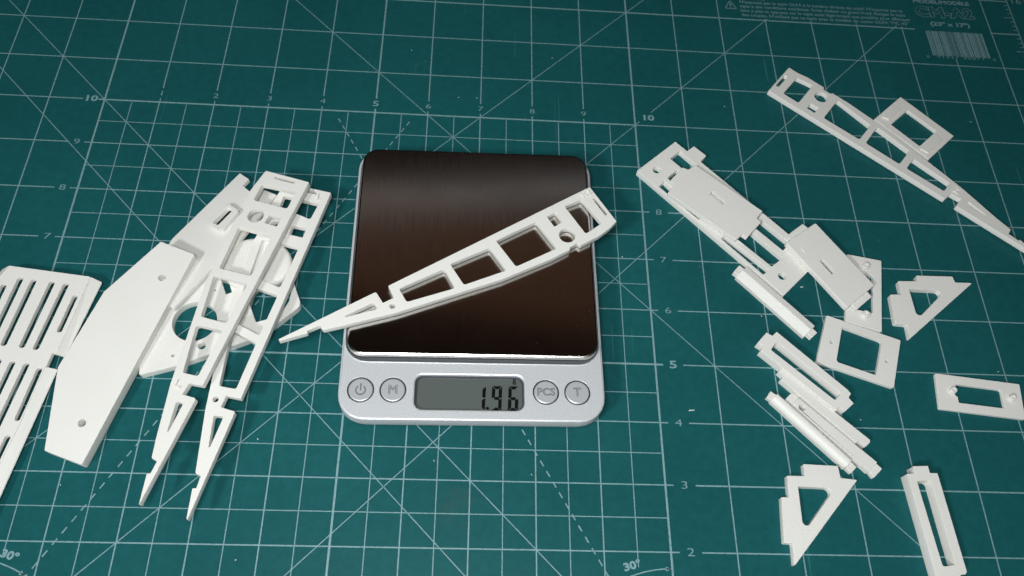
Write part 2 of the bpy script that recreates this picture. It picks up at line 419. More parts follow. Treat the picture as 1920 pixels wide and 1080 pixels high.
# ------------------------------------------------------------------ printed parts (outlines measured in mm on the mat)
THINGS = [
 {'name': 'wing_rib', 'label': 'white wing rib lying diagonally across the steel scale platform', 'cat': 'wing rib', 'group': 'white printed wing ribs', 'parts': [
  {'n': 'rib_body', 'o': [226.46, 202.5, 19], 'm': [[-0.8477, 0.5305, 0], [-0.5305, -0.8477, 0], [0, 0, 1]], 'out': [[0, 0, 0.4], [99.39, 0.1, 0.4], [99.99, 5.99, 0.2], [104.76, 5.91, 0.2], [104.9, 0.1, 0.8], [146.93, 0, 0.2], [146.76, 0.8299, 0.2], [135.93, 3.14, 0.4], [135.89, 2.17, 0.2], [130.59, 2.48, 0.2], [130.49, 4.93, 1], [122.8, 7.12, 4], [102.11, 12.46, 4], [76.32, 17.03, 4], [57.84, 20.36, 4], [34.55, 22.34, 4], [25.53, 22.44, 0.2], [24.85, 21.42, 0.2], [20.77, 21.29, 0.2], [20.28, 22.86, 0.3], [11.01, 22.96, 6], [4.54, 21.98, 5], [-0.0454, 20.59, 0.5]], 'h': [[[2.52, 5.87, 0.5], [0.9086, 5.86, 0.5], [0.6559, 15.67, 0.5], [2.39, 15.71, 0.5]], [[15.4, 2.99, 0.9], [6.76, 3.81, 0.9], [6.13, 18.19, 0.9], [15.19, 19.17, 0.9]], [[25.06, 3.78, 0.3], [20.46, 3.71, 0.3], [20.49, 9.26, 0.3], [24.97, 9.65, 0.3]], [[50.36, 3.37, 1], [30.47, 3.67, 1], [29.83, 19.17, 1], [49.61, 18.13, 1]], [[72.67, 3.67, 1], [54.35, 4.92, 1], [53.91, 17.7, 1], [72.61, 14.89, 1]], [[96.18, 3.42, 1], [75.82, 4.49, 1], [76.48, 14.38, 1], [96.4, 10.25, 1]], [[122.63, 3.64, 0.3], [107.84, 3.94, 0.8], [107.93, 7.29, 0.7]], ['c', 22.57, 16, 3.45], ['c', 102.27, 9.09, 1.15]], 'th': 3, 'bev': 0.15, 'bb': 0.3, 'mat': 'pla'},
  {'n': 'raised_marking', 'o': [226.46, 202.5, 19], 'm': [[-0.8477, 0.5305, 0], [-0.5305, -0.8477, 0], [0, 0, 1]], 'text': 'R2', 'at': [3.6, 2.2], 'ang': 3.2, 'size': 4.4, 'th': 0.5, 'mat': 'pla'},
 ]},
 {'name': 'wing_rib', 'label': 'white wing rib on top of the left pile, overlapping its twin', 'cat': 'wing rib', 'group': 'white printed wing ribs', 'parts': [
  {'n': 'rib_body', 'o': [103.76, 202.01, 14.09], 'm': [[-0.2887, 0.9523, -0.0986], [-0.9574, -0.2879, 0.0223], [-0.0072, 0.1009, 0.9949]], 'out': [[0, 0, 0.4], [99.47, -0.1, 0.4], [99.97, -5.49, 0.2], [104.83, -5.94, 0.2], [104.78, -0.1, 0.8], [146.52, -0.6378, 0.2], [146.76, -0.8299, 0.2], [136.04, -3.62, 0.4], [135.59, -2.42, 0.2], [130.86, -2.32, 0.2], [130.47, -4.85, 1], [122.8, -7.12, 4], [102.11, -12.46, 4], [76.32, -17.03, 4], [57.84, -20.36, 4], [34.55, -22.34, 4], [25.53, -22.44, 0.2], [24.85, -21.42, 0.2], [20.77, -21.29, 0.2], [20.28, -22.86, 0.3], [11.01, -22.96, 6], [4.54, -21.98, 5], [-0.5708, -21.07, 0.5]], 'h': [[[2.52, -5.87, 0.5], [0.9086, -5.86, 0.5], [0.6559, -15.67, 0.5], [2.39, -15.71, 0.5]], [[15.54, -3.37, 0.9], [6.12, -3.43, 0.9], [6.7, -19.43, 0.9], [15.31, -19.38, 0.9]], [[25.06, -3.78, 0.3], [20.46, -3.71, 0.3], [20.49, -9.26, 0.3], [24.97, -9.65, 0.3]], [[50.21, -3.51, 1], [29.93, -3.52, 1], [29.72, -19.26, 1], [50.62, -17.94, 1]], [[72.72, -3.56, 1], [53.88, -3.43, 1], [54.07, -18.56, 1], [72.9, -14.78, 1]], [[96.41, -3.75, 1], [76.17, -3.48, 1], [76.61, -14.73, 1], [96.73, -10.1, 1]], [[122.25, -3.77, 0.3], [107.93, -3.82, 0.8], [107.87, -6.76, 0.7]], ['c', 22.47, -14.93, 3.45]], 'th': 3, 'bev': 0.15, 'bb': 0.3, 'mat': 'pla'},
  {'n': 'raised_marking', 'o': [103.76, 202.01, 14.09], 'm': [[-0.2887, 0.9523, -0.0986], [-0.9574, -0.2879, 0.0223], [-0.0072, 0.1009, 0.9949]], 'text': 'L.', 'at': [101.5, -9.2], 'ang': 1.57, 'size': 4.4, 'th': 0.5, 'mat': 'pla'},
 ]},
 {'name': 'wing_rib', 'label': 'white wing rib on the left pile, right of and under its twin', 'cat': 'wing rib', 'group': 'white printed wing ribs', 'parts': [
  {'n': 'rib_body', 'o': [112.99, 199.88, 9.79], 'm': [[-0.2392, 0.9693, -0.0562], [-0.971, -0.2387, 0.0155], [0.0016, 0.0583, 0.9983]], 'out': [[0, 0, 0.4], [99.55, -0.1, 0.4], [99.76, -6.01, 0.2], [104.61, -6.08, 0.2], [104.86, -0.1, 0.8], [146.69, -0.3356, 0.2], [146.76, -0.8299, 0.2], [136.03, -3.45, 0.4], [135.63, -2.14, 0.2], [131.02, -2.32, 0.2], [130.72, -4.73, 1], [106.73, -11.49, 4], [91.74, -14.88, 4], [70.53, -18.74, 4], [52.9, -21.82, 4], [45.39, -21.62, 4], [32.04, -23.4, 4], [25.53, -22.45, 0.2], [24.85, -21.42, 0.2], [20.77, -21.3, 0.2], [20.28, -22.87, 0.3], [11.01, -22.97, 6], [4.54, -21.99, 5], [-0.0454, -20.6, 0.5]], 'h': [[[2.52, -5.87, 0.5], [0.9086, -5.86, 0.5], [0.6559, -15.67, 0.5], [2.39, -15.71, 0.5]], [[15.56, -3.84, 0.9], [6.88, -3.2, 0.9], [6.61, -19.53, 0.9], [12.53, -19.02, 0.9]], [[25.11, -3.63, 0.3], [20.21, -3.79, 0.3], [20.37, -10.18, 0.3], [24.97, -9.65, 0.3]], [[50.32, -3.78, 1], [30.17, -3.38, 1], [29.83, -19.93, 1], [47.57, -18.23, 1]], [[72.74, -3.65, 1], [53.88, -3.39, 1], [52.45, -18.26, 1], [69.48, -16.35, 1]], [[96.29, -3.49, 1], [76.35, -3.55, 1], [73.33, -15.36, 1], [96.7, -10.29, 1]], [[122.16, -3.67, 0.3], [107.84, -3.58, 0.8], [108.25, -7.37, 0.7]], ['c', 22.89, -16.08, 3.45], ['c', 102.11, -9.37, 1.15]], 'th': 3, 'bev': 0.15, 'bb': 0.3, 'mat': 'pla'},
  {'n': 'raised_marking', 'o': [112.99, 199.88, 9.79], 'm': [[-0.2392, 0.9693, -0.0562], [-0.971, -0.2387, 0.0155], [0.0016, 0.0583, 0.9983]], 'text': 'L', 'at': [3.9, -4.2], 'ang': 1.73, 'size': 4.4, 'th': 0.5, 'mat': 'pla'},
 ]},
 {'name': 'wing_rib', 'label': 'white wing rib at the upper right edge of the mat, leaning over a servo frame', 'cat': 'wing rib', 'group': 'white printed wing ribs', 'parts': [
  {'n': 'rib_body', 'o': [323.37, 277.92, 3.08], 'm': [[0.7726, 0.6345, 0.022], [-0.6348, 0.7717, 0.0389], [0.0077, -0.0441, 0.999]], 'out': [[0, 0, 0.4], [98.92, 0.1, 0.4], [99.77, 5.3, 0.2], [104.89, 5.7, 0.2], [104.67, 0.1, 0.8], [146.93, 0, 0.2], [146.76, 0.8299, 0.2], [135.93, 3.14, 0.4], [135.89, 2.17, 0.2], [130.59, 2.48, 0.2], [130.64, 5.65, 1], [122.8, 7.12, 4], [102.11, 12.46, 4], [76.32, 17.03, 4], [57.84, 20.36, 4], [34.55, 22.34, 4], [25.53, 22.44, 0.2], [24.85, 21.42, 0.2], [20.77, 21.29, 0.2], [20.28, 22.86, 0.3], [11.01, 22.96, 6], [4.54, 21.98, 5], [-0.4092, 22.18, 0.5]], 'h': [[[2.52, 5.87, 0.5], [0.9086, 5.86, 0.5], [0.6559, 15.67, 0.5], [2.39, 15.71, 0.5]], [[15.58, 3.73, 0.9], [6.6, 3.78, 0.9], [6.28, 18.44, 0.9], [15.2, 19.84, 0.9]], [[25.11, 3.63, 0.3], [20.69, 3.66, 0.3], [20.49, 7.85, 0.3], [24.96, 8.16, 0.3]], [[50.38, 4.12, 1], [30.18, 3.92, 1], [29.65, 19.85, 1], [50.35, 16.7, 1]], [[72.58, 4.12, 1], [53.92, 4.34, 1], [53.38, 18, 1], [72.74, 15.47, 1]], [[96.47, 4.23, 1], [76.5, 4.11, 1], [76.35, 12.2, 1], [96.89, 10.84, 1]], [[122.37, 4.44, 0.3], [108, 4.91, 0.8], [107.91, 6.86, 0.7]], ['c', 22.32, 15.76, 3.45]], 'th': 3, 'bev': 0.15, 'bb': 0.3, 'mat': 'pla'},
  {'n': 'raised_marking', 'o': [323.37, 277.92, 3.08], 'm': [[0.7726, 0.6345, 0.022], [-0.6348, 0.7717, 0.0389], [0.0077, -0.0441, 0.999]], 'text': 'R2', 'at': [101, 9.2], 'ang': 4.71, 'size': 4.4, 'th': 0.5, 'mat': 'pla'},
 ]},
 {'name': 'hatch_block', 'label': 'thick elongated six sided white block with two small holes', 'cat': 'block', 'parts': [
  {'n': 'block_body', 'o': [34.23, 77.5, 5.2], 'm': [[-0.9451, -0.3263, -0.0155], [0.3267, -0.9441, -0.0448], [0, -0.0474, 0.9989]], 'out': [[20.31, -92.84, 0.6], [4.44, -92.46, 0.6], [0, 0, 0.8], [15.62, 0, 0.5], [29.02, -29.96, 0.9], [29.82, -64.35, 0.9]], 'h': [['c', 11.44, -78.12, 1.58], ['c', 8.48, -13.81, 1.52]], 'th': 5, 'bev': 0.195, 'mat': 'pla_lines', 'hb': 0.06},
 ]},
 {'name': 'slotted_fin', 'label': 'white plate with a raised rimmed slot under the left ribs', 'cat': 'plate', 'parts': [
  {'n': 'fin_plate', 'o': [46.58, 177.96, 1.9], 'm': [[0.541, -0.8264, -0.1562], [0.8411, 0.5315, 0.1005], [0, -0.1857, 0.9826]], 'out': [[42.56, 0, 0.35], [41.93, -6.26, 0.35], [37.64, -6.31, 0.35], [36.71, -12.07, 0.35], [40.6, -16.87, 0.35], [41.2, -24.09, 0.35], [14, -27.09, 0.35], [-2.87, -26.72, 0.35], [-25.54, -27.46, 0.35], [-24.86, -18.77, 0.35], [-16.1, -4.45, 0.35], [0, 0, 0.35]], 'h': [[[25.1, -9.15, 0.6], [25.17, -12.59, 0.6], [15.45, -12.6, 0.6], [15.41, -9.32, 0.6]]], 'th': 1.9, 'bev': 0.163, 'mat': 'pla'},
  {'n': 'slot_rim', 'o': [46.2, 178.2, 4.26], 'm': [[0.541, -0.8264, -0.1562], [0.8411, 0.5315, 0.1005], [0, -0.1857, 0.9826]], 'out': [[26.09, -9.28, 1.6], [25.17, -17.47, 1.6], [12.55, -18.38, 1.6], [13.61, -9.54, 1.6]], 'h': [[[24.1, -11.4, 0.6], [24.17, -14.8, 0.6], [14.54, -14.81, 0.6], [14.5, -11.56, 0.6]]], 'th': 2.45, 'bev': 0.195, 'mat': 'pla'},
 ]},
 {'name': 'motor_former', 'label': 'large white plate with a round motor hole beneath the left ribs', 'cat': 'plate', 'parts': [
  {'n': 'former_plate', 'o': [0, 0, 3.8], 'm': [[1, 0, 0], [0, 1, 0], [0, 0, 1]], 'out': [[46.66, 114.13, 0.6], [59.46, 118.21, 9], [71.64, 123.6, 9], [86.69, 130.54, 12], [96.27, 137.66, 12], [105.62, 147.16, 3.2], [101.43, 157.22, 9], [94.88, 170.29, 6], [74.4, 172.02, 3], [54.41, 148.12, 1], [44.44, 126.15, 1]], 'h': [['c', 63.74, 138.17, 8.84], [[84.35, 147.18, 0.3], [88.3, 138.66, 0.3], [92.83, 140.33, 0.5], [97.89, 143.99, 3], [100.37, 148.7, 3], [100.63, 153.6, 2], [96.71, 157.26, 2], [88.18, 156.68, 0.5], [85.25, 152.75, 0.4]], [[70.74, 158.44, 0.2], [73.98, 157.67, 0.2], [76.45, 152.04, 0.2], [74.11, 150.97, 0.2]], ['c', 69.37, 152.77, 0.4876], ['c', 68.48, 127.4, 1.52], ['c', 58.03, 122.84, 0.6721]], 'th': 3.75, 'bev': 0.195, 'mat': 'pla_rough'},
 ]},
 {'name': 'nose_disc', 'label': 'rounded white disc with soft edge under the left ribs', 'cat': 'disc', 'parts': [
  {'n': 'disc', 'dome': [84.62, 165.17, 3.85, 15.2, 12.6, 2.9], 'mat': 'pla_rough'},
 ]},
 {'name': 'vented_hatch', 'label': 'white slotted vent panel with sloping sides at the left edge', 'cat': 'vent panel', 'parts': [
  {'n': 'panel', 'o': [0, 0, 5], 'm': [[1, 0, 0], [0, 1, 0], [0, 0, 1]], 'out': [[-15.17, 160.18, 0.5], [18.58, 156.36, 0.5], [13.78, 121.5, 0.3], [12.11, 121.91, 0.3], [11.41, 116.47, 0.3], [10.91, 115.98, 0.3], [7.84, 92.88, 0.35], [1.7, 59.44, 0.35], [-37.16, 58.9, 0.35], [-34.55, 111.68, 0.35]], 'h': [[[-20.39, 150.33, 1.1], [-18.01, 150.43, 1.1], [-21.37, 120.77, 1.1], [-23.66, 120.69, 1.1]], [[-15.71, 151.55, 1.1], [-13.31, 151.65, 1.1], [-16.89, 121.87, 1.1], [-19.18, 121.79, 1.1]], [[-10.05, 154.9, 1.1], [-7.63, 155, 1.1], [-11.47, 124.91, 1.1], [-13.77, 124.83, 1.1]], [[-4.56, 154.24, 1.1], [-2.15, 154.34, 1.1], [-6.22, 124.28, 1.1], [-8.53, 124.2, 1.1]], [[2.9, 153.62, 1.1], [5.32, 153.72, 1.1], [0.9382, 123.67, 1.1], [-1.38, 123.59, 1.1]], [[8.62, 152.92, 1.1], [11.05, 153.02, 1.1], [6.42, 123, 1.1], [4.1, 122.92, 1.1]], [[13.78, 147.62, 1.1], [15.87, 147.7, 1.1], [13.31, 130.87, 1.1], [11.27, 130.79, 1.1]], [[-13.29, 119.63, 1.1], [-11, 119.71, 1.1], [-14.69, 91.17, 1.1], [-16.88, 91.11, 1.1]], [[-8.18, 118.63, 1.1], [-5.89, 118.7, 1.1], [-9.79, 90.23, 1.1], [-11.98, 90.17, 1.1]], [[-2.81, 117.87, 1.1], [-0.5186, 117.94, 1.1], [-4.64, 89.5, 1.1], [-6.84, 89.45, 1.1]], [[2.69, 117.25, 1.1], [4.98, 117.33, 1.1], [0.6244, 88.91, 1.1], [-1.57, 88.85, 1.1]], [[8.01, 115.42, 1.1], [10.3, 115.5, 1.1], [7.47, 93.87, 1.1], [5.25, 93.81, 1.1]], [[-6.38, 90.1, 1.1], [-4.19, 90.16, 1.1], [-8.17, 62.79, 1.1], [-10.28, 62.74, 1.1]], [[-1.23, 88.95, 1.1], [0.9684, 89.01, 1.1], [-3.23, 61.7, 1.1], [-5.34, 61.66, 1.1]], [[3.86, 88.01, 1.1], [6.06, 88.07, 1.1], [1.64, 60.81, 1.1], [-0.4663, 60.77, 1.1]]], 'th': 2, 'bev': 0.13, 'mat': 'pla_shade'},
  {'n': 'side_flange', 'quad': [[18.58, 156.36, 5], [13.78, 121.5, 5], [16.56, 121.16, 2.9], [22.93, 155.01, 2.9]], 'th': 1.8, 'mat': 'pla'},
  {'n': 'side_flange', 'quad': [[10.91, 115.98, 5], [1.71, 59.43, 5], [5.59, 52.71, 2.9], [15.02, 115.81, 2.9]], 'th': 1.8, 'mat': 'pla'},
  {'n': 'side_flange', 'quad': [[-34.55, 111.68, 5], [-15.17, 160.18, 5], [-18.34, 159.8, 2.9], [-42.44, 111.17, 2.9]], 'th': 1.8, 'mat': 'pla'},
 ]},
 {'name': 'rail_tray', 'label': 'long white tray of parallel rails with two countersunk screw holes', 'cat': 'tray', 'parts': [
  {'n': 'tray_body', 'o': [0, 0, 3.25], 'm': [[1, 0, 0], [0, 1, 0], [0, 0, 1]], 'out': [[272.18, 242.43, 0.35], [277.47, 237.07, 0.35], [281.13, 240.13, 0.35], [286.6, 234.8, 0.35], [283.43, 231.12, 0.35], [332.54, 179.23, 0.35], [313.06, 160.3, 0.35], [252.18, 224.02, 0.35]], 'h': [[[273.9, 237.05, 0.4], [307.3, 200.47, 0.4], [319.96, 187.4, 0.4], [316.25, 183.32, 0.4], [268.79, 232, 0.4]], [[271.61, 225.76, 0.4], [303.73, 191.85, 0.4], [315.58, 179.42, 0.4], [309.77, 174.81, 0.4], [295.7, 188.56, 0.4], [266.42, 220.67, 0.4]], [[264.86, 218.89, 0.2], [280.08, 199.14, 0.2], [279.05, 198.03, 0.2], [261.92, 215.63, 0.2]], [[290.39, 189.97, 0.3], [308.34, 173.07, 0.3], [305.34, 170.44, 0.3], [288.29, 188.42, 0.3]], ['c', 261.71, 225, 1.86], ['c', 313.85, 170.04, 1.83]], 'th': 3.2, 'bev': 0.163, 'mat': 'pla'},
 ]},
 {'name': 'hatch_cover', 'label': 'white rectangular cover with toothed ends lying on the rail tray', 'cat': 'cover', 'parts': [
  {'n': 'cover_plate', 'o': [0, 0, 6.2], 'm': [[1, 0, 0], [0, 1, 0], [0, 0, 1]], 'out': [[279.43, 226.75, 0.35], [308.48, 202.24, 0.35], [305.15, 198.25, 0.35], [306.9, 196.23, 0.35], [299.3, 187.63, 0.35], [297.3, 189.31, 0.35], [294.05, 186.27, 0.35], [264.96, 210.15, 0.35], [268.9, 215.03, 0.35], [266.89, 217.26, 0.35], [273.41, 225.06, 0.35], [275.89, 223.76, 0.35]], 'h': [[[284.63, 210.17, 0.2], [286.41, 212.31, 0.2], [291.89, 206.43, 0.2], [290.12, 204.79, 0.2]]], 'th': 2.3, 'bev': 0.163, 'mat': 'pla', 'hb': 0.03},
 ]},
 {'name': 'hatch_cover', 'label': 'white rectangular cover marked L with a thin slot, beside the rail tray', 'cat': 'cover', 'parts': [
  {'n': 'cover_plate', 'o': [0, 0, 6.2], 'm': [[1, 0, 0], [0, 1, 0], [0, 0, 1]], 'out': [[332.53, 197.11, 0.8], [353.83, 165.54, 0.5], [338.97, 153.6, 0.8], [316.82, 185.88, 0.8]], 'h': [[[330.88, 176.84, 0.2], [332.75, 178.13, 0.2], [337.17, 171.45, 0.2], [335.23, 170.18, 0.2]]], 'th': 2.7, 'bev': 0.39, 'mat': 'pla', 'hb': 0.03},
  {'n': 'end_tab', 'o': [0, 0, 5], 'm': [[1, 0, 0], [0, 1, 0], [0, 0, 1]], 'out': [[318.05, 189.97, 0.35], [326.83, 196.97, 0.35], [329.32, 194.76, 0.35], [320.18, 187.87, 0.35]], 'h': [], 'th': 1.5, 'bev': 0.13, 'mat': 'pla'},
  {'n': 'end_tab', 'o': [0, 0, 5], 'm': [[1, 0, 0], [0, 1, 0], [0, 0, 1]], 'out': [[352.09, 160.38, 0.35], [344.08, 153.82, 0.35], [342.09, 156.15, 0.35], [350.19, 163.22, 0.35]], 'h': [], 'th': 1.5, 'bev': 0.13, 'mat': 'pla'},
  {'n': 'raised_marking', 'o': [0, 0, 6.2], 'm': [[1, 0, 0], [0, 1, 0], [0, 0, 1]], 'text': 'L', 'at': [325.21, 182.86], 'ang': -0.62, 'size': 4.6, 'th': 0.35, 'mat': 'pla'},
 ]},
 {'name': 'ridged_bar', 'label': 'long white bar with a textured sloping face beside the rail tray', 'cat': 'bar', 'parts': [
  {'n': 'bar_body', 'bar': [[295.92, 171.8, 0], [322.11, 143.57, 0]], 'sect': [[3.1, 3.7], [0, 4.2], [-3.9, 2.3], [-3.9, 0.05], [3.1, 0.05]], 'mat': 'pla_rough'},
  {'n': 'end_tab', 'bar': [[293.81, 173.46, 0], [296.19, 171.37, 0]], 'sect': [[2, 3], [-2.6, 3], [-2.9, 0.3], [2, 0.3]], 'mat': 'pla'},
  {'n': 'end_tab', 'bar': [[322.37, 143.87, 0], [324.1, 141.9, 0]], 'sect': [[1.6, 2.9], [-2.2, 2.9], [-2.5, 0.3], [1.6, 0.3]], 'mat': 'pla'},
 ]},
 {'name': 'servo_plate', 'label': 'white servo plate with two round bosses half under the marked cover', 'cat': 'servo plate', 'parts': [
  {'n': 'plate_body', 'o': [0, 0, 2], 'm': [[1, 0, 0], [0, 1, 0], [0, 0, 1]], 'out': [[346.65, 183.55, 0.35], [362.18, 180.79, 0.6], [354.69, 144.7, 0.6], [339.4, 149.57, 0.5], [340.75, 155.6, 0.35], [337.7, 160.32, 0.35]], 'h': [[[353.01, 174, 0.35], [356.5, 172.55, 0.8], [352.6, 153.79, 0.4], [347.53, 154.9, 0.35], [345.2, 155.34, 0.35], [341.36, 160.46, 0.35]]], 'th': 1.95, 'bev': 0.163, 'mat': 'pla'},
  {'n': 'screw_boss', 'tube': [353.45, 177.04, 1.9, 4, 1.55, 0.651], 'mat': 'pla'},
  {'n': 'screw_boss', 'tube': [348.61, 152.52, 1.9, 4, 1.55, 0.651], 'mat': 'pla'},
 ]},
 {'name': 'square_frame', 'label': 'square white frame with two pin holes below the covered servo plate', 'cat': 'frame', 'parts': [
  {'n': 'frame_body', 'o': [0, 0, 2], 'm': [[1, 0, 0], [0, 1, 0], [0, 0, 1]], 'out': [[331.36, 151.98, 0.6], [362.36, 141.08, 0.5], [354.39, 118.81, 0.8], [322.92, 129.74, 0.5]], 'h': [[[337.3, 146.49, 0.4], [353.73, 140.23, 1.2], [347.75, 124.32, 0.3], [331.59, 130.03, 1.2]], ['c', 331.2, 139.1, 0.7694], ['c', 353.84, 131.02, 0.7677]], 'th': 1.95, 'bev': 0.195, 'mat': 'pla_rough', 'hb': 0.05},
 ]},
 {'name': 'triangle_bracket', 'label': 'white triangular bracket right of the square frame', 'cat': 'bracket', 'group': 'white triangular brackets', 'parts': [
  {'n': 'bracket_body', 'o': [0, 0, 3], 'm': [[1, 0, 0], [0, 1, 0], [0, 0, 1]], 'out': [[376.39, 173.16, 0.35], [393.24, 173.32, 0.7], [393.72, 170.32, 0.35], [401.84, 170.39, 0.35], [366.03, 141.48, 0.35], [366.32, 148.29, 0.35], [361.18, 148.74, 0.8], [361.87, 162.9, 0.6], [367.09, 163.11, 0.35], [367.19, 169.95, 0.35], [375.73, 170.17, 0.35]], 'h': [[[371.28, 166.05, 0.4], [387.95, 165.83, 1.6], [371.76, 151.17, 1.6]]], 'th': 2.95, 'bev': 0.163, 'mat': 'pla_rough'},
 ]},
 {'name': 'triangle_bracket', 'label': 'white triangular bracket at the bottom, left of the upright slotted frame', 'cat': 'bracket', 'group': 'white triangular brackets', 'parts': [
  {'n': 'bracket_body', 'o': [0, 0, 3], 'm': [[1, 0, 0], [0, 1, 0], [0, 0, 1]], 'out': [[309.44, 85.05, 0.35], [323.43, 84.62, 0.35], [323.63, 79.79, 0.35], [330.34, 79.23, 0.35], [299.52, 45.91, 0.35], [300.06, 54.31, 0.35], [296.95, 54.45, 0.5], [298.5, 71.73, 0.35], [301.38, 71.79, 0.35], [302.08, 80.26, 0.35], [309.06, 80.21, 0.35]], 'h': [[[305.84, 76.07, 0.4], [320.66, 75.69, 1.8], [305.2, 58.29, 1.6]]], 'th': 2.95, 'bev': 0.163, 'mat': 'pla_rough'},
 ]},
 {'name': 'slotted_spacer', 'label': 'white slotted frame lying diagonally over the white bars', 'cat': 'frame', 'group': 'white slotted spacers', 'parts': [
  {'n': 'frame_body', 'o': [0, 0, 5], 'm': [[1, 0, 0], [0, 1, 0], [0, 0, 1]], 'out': [[306.44, 141.77, 0.35], [332.72, 116.21, 0.35], [333.72, 114.57, 0.35], [332.43, 112.78, 0.35], [334.09, 110.33, 0.35], [329.88, 106.88, 0.35], [327.68, 108.45, 0.35], [326.1, 106.96, 0.35], [298.18, 132.74, 0.35], [299.81, 134.84, 0.35], [297.47, 136.4, 0.35], [302, 141.27, 0.35], [304.29, 139.73, 0.35]], 'h': [[[305.63, 137.1, 1.2], [329.46, 114.55, 0.8], [326.38, 111.48, 0.8], [302.75, 133.18, 0.6]]], 'th': 4.9, 'bev': 0.163, 'mat': 'pla'},
 ]},
 {'name': 'slotted_spacer', 'label': 'upright white slotted frame at the lower right, cut by the picture edge', 'cat': 'frame', 'group': 'white slotted spacers', 'parts': [
  {'n': 'frame_body', 'o': [0, 0, 5.3], 'm': [[1, 0, 0], [0, 1, 0], [0, 0, 1]], 'out': [[353.03, 84.58, 0.35], [359.24, 84.86, 0.35], [359.31, 82.02, 0.35], [362.42, 82.01, 0.35], [364.6, 44.66, 0.35], [363.89, 43.72, 0.35], [361.65, 43.53, 0.35], [362.27, 40.76, 0.35], [355.05, 40.65, 0.35], [354.32, 42.76, 0.35], [352.2, 43, 0.35], [349.79, 81.5, 0.35], [352.59, 81.56, 0.35]], 'h': [[[353.24, 78.64, 0.4], [358.93, 78.98, 1.2], [360.65, 47.14, 0.8], [355.75, 46.32, 0.8]]], 'th': 5.2, 'bev': 0.163, 'mat': 'pla_rough'},
 ]},
 {'name': 'thin_bar', 'label': 'thin plain white bar along the left side of the diagonal slotted frame', 'cat': 'bar', 'group': 'white bars', 'parts': [
  {'n': 'bar_body', 'o': [0, 0, 3.9], 'm': [[1, 0, 0], [0, 1, 0], [0, 0, 1]], 'out': [[306.44, 124.91, 0.35], [338.38, 95.41, 0.35], [338.03, 94.17, 0.35], [336.16, 92.59, 0.35], [333.93, 94.81, 0.35], [332.29, 93.96, 0.35], [305.51, 120.38, 0.35], [306.61, 122.12, 0.35], [304.94, 124.05, 0.35]], 'h': [], 'th': 3.8, 'bev': 0.163, 'mat': 'pla'},
 ]},
 {'name': 'drilled_bar', 'label': 'white bar with one drilled hole near its upper end', 'cat': 'bar', 'group': 'white bars', 'parts': [
  {'n': 'bar_body', 'o': [0, 0, 4], 'm': [[1, 0, 0], [0, 1, 0], [0, 0, 1]], 'out': [[311.54, 112.64, 0.35], [339.41, 86.1, 0.35], [335.47, 82.32, 0.35], [308.53, 110.17, 0.35]], 'h': [['c', 312.42, 108.25, 1.4]], 'th': 3.9, 'bev': 0.195, 'mat': 'pla'},
  {'n': 'end_tab', 'o': [0, 0, 3], 'm': [[1, 0, 0], [0, 1, 0], [0, 0, 1]], 'out': [[309.61, 115.1, 0.35], [312.29, 113.04, 0.35], [309, 110.05, 0.35], [306.55, 112.29, 0.35]], 'h': [], 'th': 2.6, 'bev': 0.13, 'mat': 'pla'},
  {'n': 'end_tab', 'o': [0, 0, 3], 'm': [[1, 0, 0], [0, 1, 0], [0, 0, 1]], 'out': [[339.35, 85.99, 0.35], [341.35, 83.88, 0.35], [337.29, 80.15, 0.35], [335.74, 82.61, 0.35]], 'h': [], 'th': 2.6, 'bev': 0.13, 'mat': 'pla'},
 ]},
 {'name': 'rounded_bar', 'label': 'white bar with a rounded back, leftmost of the three by the slotted frame', 'cat': 'bar', 'group': 'white bars', 'parts': [
  {'n': 'bar_body', 'bar': [[302.72, 113.78, 0], [328.87, 86.45, 0]], 'sect': [[0.3, 4], [0, 4.4], [-1, 4.45], [-2, 4.25], [-2.9, 3.8], [-3.5, 3.1], [-3.8, 2.2], [-3.8, 0.05], [0.3, 0.05]], 'mat': 'pla'},
  {'n': 'end_tab', 'bar': [[299.98, 114.61, 0], [302.51, 112.75, 0]], 'sect': [[1, 3.2], [-2.6, 3.2], [-2.6, 0.8], [1, 0.8]], 'mat': 'pla'},
  {'n': 'end_tab', 'bar': [[328.03, 85.47, 0], [329.98, 83.36, 0]], 'sect': [[1.3, 3.2], [-2.4, 3.2], [-2.4, 0.8], [1.3, 0.8]], 'mat': 'pla'},
 ]},
 {'name': 'servo_plate', 'label': 'white servo plate with two bosses at the right picture edge', 'cat': 'servo plate', 'parts': [
  {'n': 'plate_body', 'o': [0, 0, 1.6], 'm': [[1, 0, 0], [0, 1, 0], [0, 0, 1]], 'out': [[374.22, 126.33, 0.6], [410.55, 122.46, 0.6], [408.52, 106.66, 0.6], [372.29, 110.39, 0.6]], 'h': [[[382.25, 121.58, 0.35], [401.53, 119.56, 0.9], [400.7, 111.34, 0.35], [381.46, 113.29, 0.35], [381.61, 115.89, 0.35], [380.72, 116.64, 0.35]]], 'th': 1.55, 'bev': 0.195, 'mat': 'pla'},
  {'n': 'screw_boss', 'tube': [379.76, 118.39, 1.5, 3.4, 1.35, 0.567], 'mat': 'pla'},
  {'n': 'screw_boss', 'tube': [404.87, 115.81, 1.5, 3.4, 1.35, 0.567], 'mat': 'pla'},
 ]},
 {'name': 'servo_mount', 'label': 'white servo frame with stepped pads behind the upper right rib', 'cat': 'servo frame', 'parts': [
